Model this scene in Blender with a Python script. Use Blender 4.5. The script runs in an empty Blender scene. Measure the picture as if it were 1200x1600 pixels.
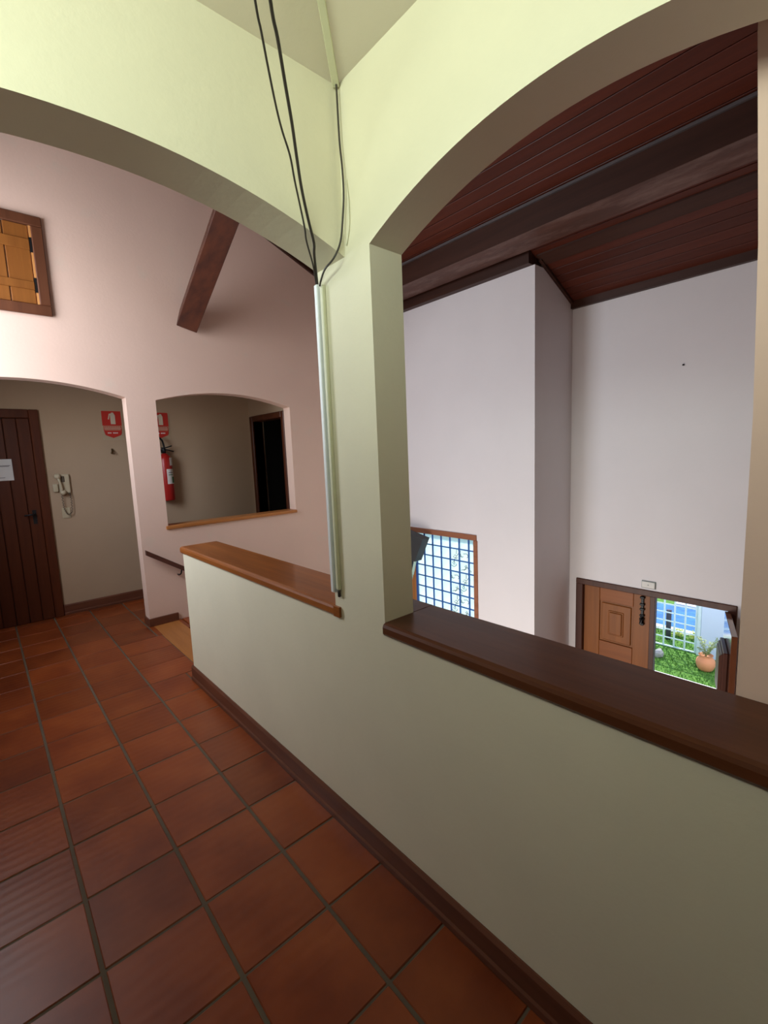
import bpy, bmesh, math, random
from mathutils import Vector, Matrix
from mathutils.geometry import tessellate_polygon

random.seed(7)
SC = bpy.context.scene
COL = SC.collection

# ------------------------------------------------------------------ camera
YAW, PITCH, ROLL, FPX, EYE = 0.722845, -0.127773, 0.040532, 712.96, 1.55
sa, ca, sb, cb = math.sin(YAW), math.cos(YAW), math.sin(PITCH), math.cos(PITCH)
fw = Vector((sa * cb, ca * cb, sb))
rt = Vector((ca, -sa, 0))
dn = fw.cross(rt)
r2 = math.cos(ROLL) * rt + math.sin(ROLL) * dn
d2 = -math.sin(ROLL) * rt + math.cos(ROLL) * dn
cam_data = bpy.data.cameras.new('camera')
cam_data.sensor_fit = 'VERTICAL'
cam_data.sensor_height = 36.0
cam_data.lens = FPX / 1600.0 * 36.0
cam_data.clip_start = 0.02
cam = bpy.data.objects.new('camera', cam_data)
COL.objects.link(cam)
m = Matrix.Identity(4)
for i in range(3):
    m[i][0], m[i][1], m[i][2] = r2[i], -d2[i], -fw[i]
m[0][3], m[1][3], m[2][3] = 0.0, 0.0, EYE
cam.matrix_world = m
SC.camera = cam

# ------------------------------------------------------------------ sky, sun, window light, exposure
world = bpy.data.worlds.new('sky')
SC.world = world
world.use_nodes = True
wn = world.node_tree.nodes
bg = wn['Background']
sky = wn.new('ShaderNodeTexSky')
sky.sky_type = 'NISHITA'
sky.sun_disc = False
sky.sun_elevation = math.radians(55)
sky.sun_rotation = math.radians(200)
world.node_tree.links.new(sky.outputs[0], bg.inputs[0])
bg.inputs[1].default_value = 0.34

def sun_light(name, direction, energy, color):
    l = bpy.data.lights.new(name, 'SUN')
    l.energy, l.color, l.angle = energy, color, math.radians(1.0)
    o = bpy.data.objects.new(name, l)
    COL.objects.link(o)
    o.rotation_euler = Vector(direction).to_track_quat('-Z', 'Y').to_euler()
    o.location = (9, 2, 8)
    return o

def area_light(name, loc, direction, sx, sy, energy, color):
    l = bpy.data.lights.new(name, 'AREA')
    l.shape = 'RECTANGLE'
    l.size, l.size_y, l.energy, l.color = sx, sy, energy, color
    o = bpy.data.objects.new(name, l)
    COL.objects.link(o)
    o.location = loc
    o.rotation_euler = Vector(direction).to_track_quat('-Z', 'Y').to_euler()
    return o

sun_light('sunlight', (-0.7, -0.45, -1.0), 5.0, (1.0, 0.95, 0.86))
# unseen high window added on the left to brighten the upper walls
area_light('high_window_added_light', (-0.88, 0.30, 2.47), (1, 0.45, 0), 1.5, 0.32, 39.0, (0.85, 1.0, 0.84))
# daylight through the tall gallery window on the left, beyond the cross arch
area_light('gallery_window_daylight', (-0.55, 3.75, 2.55), (1, -0.15, -0.05), 1.3, 1.7, 76.0, (0.87, 0.93, 1.0))
# unseen glazed doors added under the gallery to brighten the living room
area_light('lower_window_added_light', (1.02, 2.4, -1.15), (1, 0, 0.25), 1.6, 1.5, 82.0, (1.0, 0.97, 0.88))

SC.view_settings.view_transform = 'Standard'
SC.view_settings.look = 'None'
SC.view_settings.exposure = 0.0
SC.view_settings.gamma = 1.0
SC.view_settings.use_curve_mapping = False

# ------------------------------------------------------------------ materials
MATS = {}

def new_mat(name):
    mt = bpy.data.materials.new(name)
    mt.use_nodes = True
    nt = mt.node_tree
    return mt, nt, nt.nodes['Principled BSDF']

def coords(nt, scale=(1, 1, 1), kind='Object'):
    tc = nt.nodes.new('ShaderNodeTexCoord')
    mp = nt.nodes.new('ShaderNodeMapping')
    mp.inputs['Scale'].default_value = scale
    nt.links.new(tc.outputs[kind], mp.inputs[0])
    return mp.outputs[0]

def noise(nt, vec, scale, detail=4, rough=0.55):
    n = nt.nodes.new('ShaderNodeTexNoise')
    n.inputs['Scale'].default_value = scale
    n.inputs['Detail'].default_value = detail
    n.inputs['Roughness'].default_value = rough
    nt.links.new(vec, n.inputs['Vector'])
    return n.outputs['Fac']

def ramp(nt, fac, stops):
    r = nt.nodes.new('ShaderNodeValToRGB')
    el = r.color_ramp.elements
    while len(el) < len(stops):
        el.new(0.5)
    for e, (p, c) in zip(el, stops):
        e.position, e.color = p, (*c, 1)
    nt.links.new(fac, r.inputs[0])
    return r.outputs[0]

def bump(nt, bsdf, fac, strength, dist=0.01):
    b = nt.nodes.new('ShaderNodeBump')
    b.inputs['Strength'].default_value = strength
    b.inputs['Distance'].default_value = dist
    nt.links.new(fac, b.inputs['Height'])
    nt.links.new(b.outputs[0], bsdf.inputs['Normal'])

def plaster(name, c, var=0.05, rough=0.85, stain=None):
    mt, nt, b = new_mat(name)
    v = coords(nt)
    n1 = noise(nt, v, 1.7, 6)
    lo = tuple(max(0, x * (1 - var)) for x in c)
    col = ramp(nt, n1, [(0.3, lo), (0.7, c)])
    if stain:
        n3 = noise(nt, v, 5.0, 5)
        mx = nt.nodes.new('ShaderNodeMixRGB')
        f = ramp(nt, n3, [(0.60, (0, 0, 0)), (0.75, (0.5, 0.5, 0.5))])
        nt.links.new(f, mx.inputs[0])
        nt.links.new(col, mx.inputs[1])
        mx.inputs[2].default_value = (*stain, 1)
        col = mx.outputs[0]
    nt.links.new(col, b.inputs['Base Color'])
    b.inputs['Roughness'].default_value = rough
    n2 = noise(nt, v, 45, 5)
    bump(nt, b, n2, 0.12, 0.006)
    MATS[name] = mt
    return mt

def wood(name, dark, light, axis=1, rough=0.35, scale=18, rnd=0.0, coat=0.0):
    mt, nt, b = new_mat(name)
    sc = [1.0, 1.0, 1.0]
    sc[axis] = 0.06
    v = coords(nt, sc)
    n1 = noise(nt, v, scale, 8, 0.65)
    col = ramp(nt, n1, [(0.28, dark), (0.72, light)])
    if rnd:
        oi = nt.nodes.new('ShaderNodeObjectInfo')
        hs = nt.nodes.new('ShaderNodeHueSaturation')
        mr = nt.nodes.new('ShaderNodeMapRange')
        mr.inputs['To Min'].default_value = 1 - rnd
        mr.inputs['To Max'].default_value = 1 + rnd
        nt.links.new(oi.outputs['Random'], mr.inputs[0])
        nt.links.new(mr.outputs[0], hs.inputs['Value'])
        nt.links.new(col, hs.inputs['Color'])
        col = hs.outputs[0]
    nt.links.new(col, b.inputs['Base Color'])
    b.inputs['Roughness'].default_value = rough
    b.inputs['Specular IOR Level'].default_value = 0.3
    b.inputs['Coat Weight'].default_value = coat
    b.inputs['Coat Roughness'].default_value = 0.12
    bump(nt, b, n1, 0.15, 0.003)
    MATS[name] = mt
    return mt

def plain(name, c, rough=0.5, metal=0.0, var=0.08):
    mt, nt, b = new_mat(name)
    n1 = noise(nt, coords(nt), 14, 4)
    col = ramp(nt, n1, [(0.3, tuple(x * (1 - var) for x in c)), (0.7, c)])
    nt.links.new(col, b.inputs['Base Color'])
    b.inputs['Roughness'].default_value = rough
    b.inputs['Metallic'].default_value = metal
    MATS[name] = mt
    return mt

plaster('wall_white', (0.80, 0.77, 0.70))
plaster('wall_gallery', (0.80, 0.74, 0.56), 0.09)
plaster('wall_pink_lit', (0.78, 0.55, 0.45), 0.05, stain=(0.70, 0.56, 0.46))  # pink light put into the colour of a cream wall
plaster('wall_lilac', (0.76, 0.72, 0.75), 0.04)
plaster('wall_recess', (0.46, 0.33, 0.22), 0.06)  # shade of the recess put into a darker plaster
plaster('wall_outdoor', (0.66, 0.78, 0.95), 0.05)
plaster('paving', (0.82, 0.82, 0.80), 0.1)
plaster('grout', (0.13, 0.095, 0.06), 0.3)
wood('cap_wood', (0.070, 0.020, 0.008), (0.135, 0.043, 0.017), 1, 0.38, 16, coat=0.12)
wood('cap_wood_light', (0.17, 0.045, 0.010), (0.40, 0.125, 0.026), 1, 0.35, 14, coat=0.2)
wood('sill_wood', (0.34, 0.12, 0.03), (0.55, 0.22, 0.07), 0, 0.35, 14)
wood('base_wood', (0.10, 0.035, 0.02), (0.17, 0.06, 0.032), 1, 0.4, 18)
wood('base_wood_x', (0.10, 0.035, 0.02), (0.17, 0.06, 0.032), 0, 0.4, 18)
wood('roof_wood', (0.055, 0.010, 0.005), (0.105, 0.021, 0.009), 1, 0.42, 16, rnd=0.22)
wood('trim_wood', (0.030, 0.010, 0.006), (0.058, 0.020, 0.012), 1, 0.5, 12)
wood('brace_wood', (0.045, 0.016, 0.012), (0.12, 0.036, 0.018), 1, 0.45, 10)
wood('shutter_wood', (0.18, 0.055, 0.010), (0.28, 0.100, 0.020), 2, 0.45, 12, rnd=0.1)
wood('shutter_frame', (0.085, 0.028, 0.013), (0.14, 0.048, 0.022), 2, 0.45, 14)
wood('door_dark', (0.05, 0.010, 0.004), (0.105, 0.027, 0.010), 2, 0.4, 14, rnd=0.15)
wood('door_front', (0.16, 0.045, 0.006), (0.26, 0.082, 0.013), 2, 0.45, 10, rnd=0.08)
wood('door_gloss', (0.10, 0.03, 0.012), (0.16, 0.05, 0.02), 2, 0.12, 10, coat=1.0)
wood('door_front_rail', (0.18, 0.048, 0.010), (0.29, 0.09, 0.02), 1, 0.45, 10, rnd=0.08)
wood('door_frame', (0.05, 0.017, 0.012), (0.095, 0.034, 0.022), 2, 0.45, 14)
wood('window_frame', (0.24, 0.09, 0.05), (0.36, 0.15, 0.085), 1, 0.45, 14)
wood('window_leaf', (0.50, 0.20, 0.06), (0.66, 0.30, 0.10), 2, 0.45, 14)
wood('tread_wood', (0.34, 0.12, 0.03), (0.50, 0.20, 0.055), 1, 0.35, 14)
wood('rail_wood', (0.075, 0.026, 0.02), (0.12, 0.045, 0.03), 0, 0.4, 18)
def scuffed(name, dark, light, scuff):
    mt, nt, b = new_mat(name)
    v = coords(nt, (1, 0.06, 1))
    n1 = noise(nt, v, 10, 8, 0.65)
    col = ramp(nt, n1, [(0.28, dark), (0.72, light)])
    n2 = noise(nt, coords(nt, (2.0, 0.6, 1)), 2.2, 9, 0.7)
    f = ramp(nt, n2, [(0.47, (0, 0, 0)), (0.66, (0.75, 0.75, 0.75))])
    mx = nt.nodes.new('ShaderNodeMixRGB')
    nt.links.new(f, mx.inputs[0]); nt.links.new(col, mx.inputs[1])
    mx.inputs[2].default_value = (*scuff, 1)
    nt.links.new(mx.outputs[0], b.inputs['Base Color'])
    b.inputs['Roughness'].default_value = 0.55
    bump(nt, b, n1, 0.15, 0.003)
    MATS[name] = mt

scuffed('beam_lit_scuffed', (0.060, 0.020, 0.012), (0.115, 0.040, 0.024), (0.24, 0.15, 0.13))  # lighter tone paints light from below; scuffs are wear
plain('bead_grey', (0.10, 0.085, 0.09), 0.4)
plain('cable', (0.045, 0.035, 0.028), 0.5)
plain('cable_pale', (0.70, 0.68, 0.50), 0.6)
plain('conduit_white', (0.82, 0.84, 0.86), 0.45)
plain('conduit_cream', (0.66, 0.64, 0.44), 0.5)
plain('trunking', (0.70, 0.68, 0.48), 0.5)
plain('iron', (0.02, 0.02, 0.022), 0.45, 0.6)
plain('brass', (0.20, 0.13, 0.07), 0.4, 0.8)
plain('red_paint', (0.42, 0.015, 0.012), 0.35)
plain('sign_red', (0.52, 0.025, 0.015), 0.5)
plain('sign_red_pale', (0.50, 0.12, 0.07), 0.5)
plain('sign_cream', (0.64, 0.55, 0.42), 0.6)
plain('sign_clear', (0.47, 0.36, 0.24), 0.5)
plain('label_white', (0.75, 0.74, 0.70), 0.6)
plain('label_green', (0.02, 0.17, 0.06), 0.5)
plain('phone_cream', (0.52, 0.44, 0.30), 0.5)
plain('phone_dark', (0.10, 0.075, 0.05), 0.5)
plain('paper', (0.62, 0.60, 0.58), 0.8)
plain('ink', (0.22, 0.20, 0.20), 0.8)
plain('plate_white', (0.70, 0.68, 0.66), 0.5)
plain('grille_blue', (0.03, 0.12, 0.42), 0.4)
plain('ornament', (0.20, 0.24, 0.24), 0.7)
plain('shade_dark', (0.035, 0.038, 0.042), 0.6)
plain('rod_pale', (0.50, 0.72, 0.62), 0.4)
plain('gate_white', (0.70, 0.88, 0.92), 0.4)
plain('terracotta_pot', (0.72, 0.30, 0.14), 0.7)
plain('leaf_pale', (0.34, 0.42, 0.16), 0.6)
plain('leaf_yellow', (0.52, 0.60, 0.10), 0.6)
plain('post_dark', (0.06, 0.055, 0.08), 0.7)
plain('stone_grey', (0.42, 0.42, 0.42), 0.9, var=0.3)
plain('glass_dark', (0.02, 0.02, 0.02), 0.2)
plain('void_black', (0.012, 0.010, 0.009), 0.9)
plain('cloth_grey', (0.12, 0.10, 0.10), 0.9)

def mat_tile():
    mt, nt, b = new_mat('terracotta_tile')
    oi = nt.nodes.new('ShaderNodeObjectInfo')
    v = coords(nt)
    ad = nt.nodes.new('ShaderNodeVectorMath')
    cm = nt.nodes.new('ShaderNodeCombineXYZ')
    ml = nt.nodes.new('ShaderNodeMath'); ml.operation = 'MULTIPLY'
    ml.inputs[1].default_value = 37.0
    nt.links.new(oi.outputs['Random'], ml.inputs[0])
    nt.links.new(ml.outputs[0], cm.inputs[0]); nt.links.new(ml.outputs[0], cm.inputs[2])
    nt.links.new(v, ad.inputs[0]); nt.links.new(cm.outputs[0], ad.inputs[1])
    n1 = noise(nt, ad.outputs[0], 4.0, 5)
    col = ramp(nt, n1, [(0.25, (0.165, 0.030, 0.008)), (0.55, (0.25, 0.053, 0.012)), (0.8, (0.31, 0.076, 0.018))])
    hs = nt.nodes.new('ShaderNodeHueSaturation')
    mr = nt.nodes.new('ShaderNodeMapRange')
    mr.inputs['To Min'].default_value = 0.80; mr.inputs['To Max'].default_value = 1.12
    nt.links.new(oi.outputs['Random'], mr.inputs[0])
    nt.links.new(mr.outputs[0], hs.inputs['Value']); nt.links.new(col, hs.inputs['Color'])
    nt.links.new(hs.outputs[0], b.inputs['Base Color'])
    b.inputs['Roughness'].default_value = 0.34
    b.inputs['Specular IOR Level'].default_value = 0.45
    wv = nt.nodes.new('ShaderNodeTexWave')
    wv.bands_direction = 'Y'
    wv.inputs['Scale'].default_value = 7.0
    wv.inputs['Distortion'].default_value = 1.6
    wv.inputs['Detail'].default_value = 1.0
    nt.links.new(ad.outputs[0], wv.inputs['Vector'])
    bump(nt, b, wv.outputs['Fac'], 0.08, 0.004)
    MATS['tile'] = mt

mat_tile()

def mat_grass():
    mt, nt, b = new_mat('grass')
    n1 = noise(nt, coords(nt), 9, 8, 0.75)
    col = ramp(nt, n1, [(0.3, (0.05, 0.16, 0.02)), (0.55, (0.13, 0.32, 0.04)), (0.8, (0.26, 0.44, 0.09))])
    nt.links.new(col, b.inputs['Base Color'])
    b.inputs['Roughness'].default_value = 0.9
    bump(nt, b, n1, 0.8, 0.05)
    MATS['grass'] = mt

mat_grass()

def mat_frosted():
    mt, nt, b = new_mat('frosted_glass')
    nt.nodes.remove(b)
    out = nt.nodes['Material Output']
    n1 = noise(nt, coords(nt), 3.0, 3)
    col = ramp(nt, n1, [(0.3, (0.70, 0.86, 0.88)), (0.7, (0.86, 0.95, 0.94))])
    tr = nt.nodes.new('ShaderNodeBsdfTranslucent')
    gl = nt.nodes.new('ShaderNodeBsdfGlossy'); gl.inputs['Roughness'].default_value = 0.2
    mx = nt.nodes.new('ShaderNodeMixShader'); mx.inputs[0].default_value = 0.05
    nt.links.new(col, tr.inputs['Color'])
    nt.links.new(tr.outputs[0], mx.inputs[1]); nt.links.new(gl.outputs[0], mx.inputs[2])
    nt.links.new(mx.outputs[0], out.inputs['Surface'])
    MATS['frosted'] = mt

mat_frosted()

def mat_water():
    mt, nt, b = new_mat('pool_water')
    n1 = noise(nt, coords(nt), 6, 4)
    col = ramp(nt, n1, [(0.3, (0.02, 0.12, 0.42)), (0.7, (0.04, 0.22, 0.60))])
    nt.links.new(col, b.inputs['Base Color'])
    b.inputs['Roughness'].default_value = 0.25
    bump(nt, b, n1, 0.3, 0.03)
    MATS['water'] = mt

mat_water()

# ------------------------------------------------------------------ mesh helpers
def tag(o, label=None, cat=None, group=None, kind=None):
    if label: o['label'] = label
    if cat: o['category'] = cat
    if group: o['group'] = group
    if kind: o['kind'] = kind
    return o

def link(name, me, mat, parent=None, local=False, recenter=True, smooth=False):
    """Links a mesh whose vertices are in world coordinates (or the parent's when local)."""
    if recenter:
        xs = [v.co for v in me.vertices]
        lo = Vector((min(c.x for c in xs), min(c.y for c in xs), min(c.z for c in xs)))
        hi = Vector((max(c.x for c in xs), max(c.y for c in xs), max(c.z for c in xs)))
        org = Vector(((lo.x + hi.x) / 2, (lo.y + hi.y) / 2, lo.z))
        me.transform(Matrix.Translation(-org))
    else:
        org = Vector((0, 0, 0))
    o = bpy.data.objects.new(name, me)
    COL.objects.link(o)
    if mat:
        me.materials.append(MATS[mat] if isinstance(mat, str) else mat)
    if smooth:
        for p in me.polygons:
            p.use_smooth = True
    if parent is not None:
        o.parent = parent
        if not local:
            off = Vector((0, 0, 0))
            q = parent
            while q is not None:
                off += q.location
                q = q.parent
            org = org - off
    o.location = org
    return o

def empty(name, loc, rz=0.0):
    o = bpy.data.objects.new(name, None)
    COL.objects.link(o)
    o.empty_display_size = 0.1
    o.location = loc
    o.rotation_euler = (0, 0, rz)
    return o

def bm_mesh(bm, name='mesh'):
    bmesh.ops.recalc_face_normals(bm, faces=bm.faces)
    me = bpy.data.meshes.new(name)
    bm.to_mesh(me)
    bm.free()
    return me

def bm_box(bm, x0, x1, y0, y1, z0, z1, bev=0.0, seg=1, rot=None, piv=None):
    r = bmesh.ops.create_cube(bm, size=1.0)
    vs = r['verts']
    for v in vs:
        v.co = Vector(((x0 + x1) / 2 + v.co.x * (x1 - x0), (y0 + y1) / 2 + v.co.y * (y1 - y0), (z0 + z1) / 2 + v.co.z * (z1 - z0)))
    geo = vs
    if bev:
        es = list({e for v in vs for e in v.link_edges})
        rr = bmesh.ops.bevel(bm, geom=es, offset=bev, segments=seg, profile=0.5, affect='EDGES')
        geo = list({v for f in rr['faces'] for v in f.verts} | {v for v in vs if v.is_valid})
    if rot is not None:
        bmesh.ops.rotate(bm, cent=piv or Vector(), matrix=rot, verts=geo)
    return geo

def box(name, x0, x1, y0, y1, z0, z1, mat, parent=None, bev=0.0, seg=1, local=False):
    bm = bmesh.new()
    bm_box(bm, x0, x1, y0, y1, z0, z1, bev, seg)
    return link(name, bm_mesh(bm, name), mat, parent, local)

AX = {'x': lambda a, u, v: (a, u, v), 'y': lambda a, u, v: (u, a, v), 'z': lambda a, u, v: (u, v, a)}

def bm_prism(bm, loops, axis, a0, a1):
    f = AX[axis]
    tri = tessellate_polygon([[Vector((u, v, 0)) for u, v in lp] for lp in loops])
    flat = [p for lp in loops for p in lp]
    A = [bm.verts.new(f(a0, u, v)) for u, v in flat]
    B = [bm.verts.new(f(a1, u, v)) for u, v in flat]
    for t in tri:
        try:
            bm.faces.new([A[i] for i in t])
            bm.faces.new([B[i] for i in reversed(t)])
        except ValueError:
            pass
    k = 0
    for lp in loops:
        n = len(lp)
        for i in range(n):
            j = (i + 1) % n
            bm.faces.new((A[k + i], A[k + j], B[k + j], B[k + i]))
        k += n

def prism(name, loops, axis, a0, a1, mat, parent=None, local=False, diss=True):
    bm = bmesh.new()
    bm_prism(bm, loops, axis, a0, a1)
    if diss:
        bmesh.ops.dissolve_limit(bm, angle_limit=0.001, verts=bm.verts, edges=bm.edges)
    return link(name, bm_mesh(bm, name), mat, parent, local)

def arc(u0, u1, z0, z1, zs, n=24):
    """points of a segmental arch from (u0,z0) over a rise zs to (u1,z1)"""
    out = []
    for i in range(n + 1):
        t = i / n
        u = u0 + (u1 - u0) * t
        out.append((u, z0 + (z1 - z0) * t + zs * (1 - (2 * t - 1) ** 2)))
    return out

def smooth_path(pts, sub=6):
    P = [Vector(p) for p in pts]
    out = []
    for i in range(len(P) - 1):
        p0, p1, p2, p3 = P[max(i - 1, 0)], P[i], P[i + 1], P[min(i + 2, len(P) - 1)]
        for k in range(sub):
            t = k / sub
            out.append(0.5 * ((2 * p1) + (-p0 + p2) * t + (2 * p0 - 5 * p1 + 4 * p2 - p3) * t * t + (-p0 + 3 * p1 - 3 * p2 + p3) * t ** 3))
    out.append(P[-1])
    return out

def bm_tube(bm, pts, r, n=8, caps=True):
    P = [Vector(p) for p in pts]
    rs = r if isinstance(r, (list, tuple)) else [r] * len(P)
    rings = []
    up = Vector((0.31, 0.17, 0.93)).normalized()
    for i, p in enumerate(P):
        d = (P[min(i + 1, len(P) - 1)] - P[max(i - 1, 0)]).normalized()
        a = d.cross(up)
        if a.length < 1e-3:
            a = d.cross(Vector((1, 0, 0)))
        a.normalize()
        c = d.cross(a)
        rings.append([bm.verts.new(p + rs[i] * (math.cos(2 * math.pi * k / n) * a + math.sin(2 * math.pi * k / n) * c)) for k in range(n)])
    for A, B in zip(rings, rings[1:]):
        for k in range(n):
            bm.faces.new((A[k], A[(k + 1) % n], B[(k + 1) % n], B[k]))
    if caps:
        bm.faces.new(list(reversed(rings[0])))
        bm.faces.new(rings[-1])

def tube(name, pts, r, mat, parent=None, n=8, local=False):
    bm = bmesh.new()
    bm_tube(bm, pts, r, n)
    return link(name, bm_mesh(bm, name), mat, parent, local, smooth=True)

def bm_lathe(bm, prof, c, n=24):
    rings = []
    for r, z in prof:
        rings.append([bm.verts.new((c[0] + r * math.cos(2 * math.pi * k / n), c[1] + r * math.sin(2 * math.pi * k / n), c[2] + z)) for k in range(n)])
    for A, B in zip(rings, rings[1:]):
        for k in range(n):
            bm.faces.new((A[k], A[(k + 1) % n], B[(k + 1) % n], B[k]))
    bm.faces.new(list(reversed(rings[0])))
    bm.faces.new(rings[-1])

def lathe(name, prof, c, mat, parent=None, n=24, local=False):
    bm = bmesh.new()
    bm_lathe(bm, prof, c, n)
    return link(name, bm_mesh(bm, name), mat, parent, local, smooth=True)

def struct(o):
    o['kind'] = 'structure'
    return o

# ------------------------------------------------------------------ key dimensions (metres)
X0, XB = 1.0, 1.14          # gallery side of the parapet wall, its far side
CAPB, CAPZ0, CAPZ = 1.252, 0.922, 0.966
YJ, YC, YB0 = 1.152, 1.445, 1.28   # arch jamb, far edge of the column, cross-arch face
YP = 3.25                   # end of the parapet at the stair head
YK, YK2 = 4.65, 4.79        # end wall with arch, opening and shutters
YE = 5.72                   # wall of the recess beyond
X1, X2, Y2 = 4.06, 4.80, 2.36      # living-room walls
ZL, ZG = -2.12, -2.20       # living-room floor, garden
RC, RS = 5.05, 0.427        # roof: z = RC - RS x
EAVE = 2.72
XL = -0.50                  # left side of the gallery

def roof_z(x):
    return RC - RS * x

# ------------------------------------------------------------------ floor and tiles
fl = struct(prism('floor', [[(XL - 0.14, -1.6), (X0, -1.6), (X0, YP), (1.09, YP), (1.09, YK), (2.95, YK), (2.95, YE + 0.1), (XL - 0.14, YE + 0.1)]], 'z', -0.16, -0.0035, 'grout'))
TX, TY, PX, PY = 0.115, 1.525, 0.3115, 0.3135

def tile_mesh(w, d):
    bm = bmesh.new()
    bm_box(bm, -w / 2, w / 2, -d / 2, d / 2, 0, 0.016, 0.003, 1)
    me = bm_mesh(bm, 'tile')
    me.materials.append(MATS['tile'])
    return me

tile_cache = {}

def put_tile(x0, x1, y0, y1):
    w, d = round(x1 - x0, 3), round(y1 - y0, 3)
    if w < 0.03 or d < 0.03:
        return
    if (w, d) not in tile_cache:
        tile_cache[(w, d)] = tile_mesh(w, d)
    o = bpy.data.objects.new('tile', tile_cache[(w, d)])
    COL.objects.link(o)
    o.parent = fl
    o.location = Vector(((x0 + x1) / 2, (y0 + y1) / 2, -0.016 + random.uniform(-0.0008, 0.0008))) - fl.location
    o.rotation_euler = (random.uniform(-0.0025, 0.0025), random.uniform(-0.0025, 0.0025), random.uniform(-0.004, 0.004))

for r in range(-7, 14):
    y0, y1 = TY + r * PY + 0.004, TY + (r + 1) * PY - 0.004
    y1 = min(y1, YE - 0.012)
    for c in range(-2, 9):
        x0, x1 = TX + c * PX + 0.006, TX + (c + 1) * PX - 0.006
        x0 = max(x0, XL + 0.004)
        if y0 < YP - 0.1:
            lim = X0 - 0.018
        elif y1 < YK:
            lim = 1.085
            if c == 2: x1 = 1.085
        else:
            lim = 2.74
            if c == 2 and y0 < YK: lim = 1.085
        if x0 > lim - 0.03:
            continue
        put_tile(x0, min(x1, lim), y0, y1)

put_tile(0.990, 1.085, YP + 0.004, TY + 6 * PY - 0.004)

# ------------------------------------------------------------------ the parapet wall with column and big arch
YA = -0.01
archR = arc(YJ, YA, 2.203, 2.203, 0.137)
outer = [(-1.6, ZL), (YP, ZL), (YP, CAPZ0), (YC, CAPZ0), (YC, roof_z(XB) - 0.02), (-1.6, roof_z(XB) - 0.02)]
hole = [(YA, CAPZ0), (YJ, CAPZ0)] + archR
lower_open = [(1.55, ZL + 0.15), (3.22, ZL + 0.15), (3.22, -0.35), (1.55, -0.35)]  # opening added for the unseen lower lamp
wr = struct(prism('wall_right', [outer, hole, lower_open], 'x', X0, XB, 'wall_gallery'))

lo_ = empty('window_5_added', (XB - 0.04, 2.385, ZL + 0.15)); struct(lo_)  # frame added around the lower lamp, out of view
for y0, y1, z0, z1 in ((1.55, 1.60, ZL + 0.15, -0.35), (3.17, 3.22, ZL + 0.15, -0.35), (1.60, 3.17, ZL + 0.15, ZL + 0.20), (1.60, 3.17, -0.40, -0.35)):
    box('frame', XB - 0.08, XB - 0.02, y0, y1, z0, z1, 'shutter_frame', lo_)
# cross wall with arch
archB = arc(-0.36, X0, 2.205, 2.205, 0.132)
wb = struct(prism('wall_cross_arch', [[(XL, 0.0), (-0.36, 0.0)] + archB + [(X0, roof_z(X0) - 0.02), (XL, roof_z(XL) - 0.02)]], 'y', YB0, YC, 'wall_gallery'))

# left wall of the gallery with its window opening
# near the camera an unseen dark lining added to cut bounce, with the added window
prism('wall_left_dark_lining', [[(-1.6, 0), (YB0, 0), (YB0, EAVE + 0.1), (-1.6, EAVE + 0.1)], [(-0.5, 2.30), (1.2, 2.30), (1.2, 2.66), (-0.5, 2.66)]], 'x', XL - 0.14, XL, 'door_dark')
struct(bpy.data.objects['wall_left_dark_lining'])
bm = bmesh.new()
bm_box(bm, XL - 0.44, XL - 0.141, -0.56, 1.26, 2.24, 2.30)
bm_box(bm, XL - 0.44, XL - 0.141, -0.56, 1.26, 2.66, 2.72)
bm_box(bm, XL - 0.44, XL - 0.141, -0.56, -0.50, 2.30, 2.66)
bm_box(bm, XL - 0.44, XL - 0.141, 1.20, 1.26, 2.30, 2.66)
struct(link('wall_added_reveal', bm_mesh(bm), 'wall_recess'))  # unseen deep reveal added to keep window light off the parapet
prism('wall_left', [[(YB0, 0), (YE, 0), (YE, roof_z(XL)), (YB0, roof_z(XL))], [(3.07, 1.65), (4.43, 1.65), (4.43, 3.45), (3.07, 3.45)]], 'x', XL - 0.14, XL, 'wall_gallery')
struct(bpy.data.objects['wall_left'])
wf = empty('window_1', (XL - 0.07, 3.75, 1.65)); struct(wf)
for y0, y1, z0, z1 in ((3.07, 3.11, 1.65, 3.45), (4.39, 4.43, 1.65, 3.45), (3.11, 4.39, 1.65, 1.70), (3.11, 4.39, 3.40, 3.45)):
    box('frame', XL - 0.12, XL - 0.04, y0, y1, z0, z1, 'shutter_frame', wf)
struct(box('wall_near', XL, X0, -1.74, -1.6, 0, EAVE + 0.2, 'door_dark'))  # unseen wall made dark to cut bounce onto the parapet

# lantern ceiling: four gently rising slopes around the roof light
hx0, hx1, hy0, hy1 = XL, X0, -0.16, YB0
ox0, ox1, oy0, oy1 = -0.06, 0.60, 0.23, 0.89
sl = 0.28
bm = bmesh.new()
for dz in (0.0,):
    zo = EAVE + sl * (hx1 - ox1)
    A = [bm.verts.new(p) for p in ((hx0, hy0, EAVE), (hx1, hy0, EAVE), (hx1, hy1, EAVE), (hx0, hy1, EAVE))]
    B = [bm.verts.new(p) for p in ((ox0, oy0, zo), (ox1, oy0, zo), (ox1, oy1, zo), (ox0, oy1, zo))]
    for i in range(4):
        j = (i + 1) % 4
        bm.faces.new((A[i], A[j], B[j], B[i]))
bm.faces.new(B)
r = bmesh.ops.solidify(bm, geom=list(bm.faces), thickness=-0.04)
cl = struct(link('ceiling', bm_mesh(bm, 'ceiling'), 'wall_gallery'))
struct(box('ceiling_entry', XL, X0, -1.6, hy0, EAVE, EAVE + 0.08, 'wall_gallery'))
sk = empty('window_2_added', (XL - 0.40, 0.35, 2.30)); struct(sk)  # frame of the added high window, out of view
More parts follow.
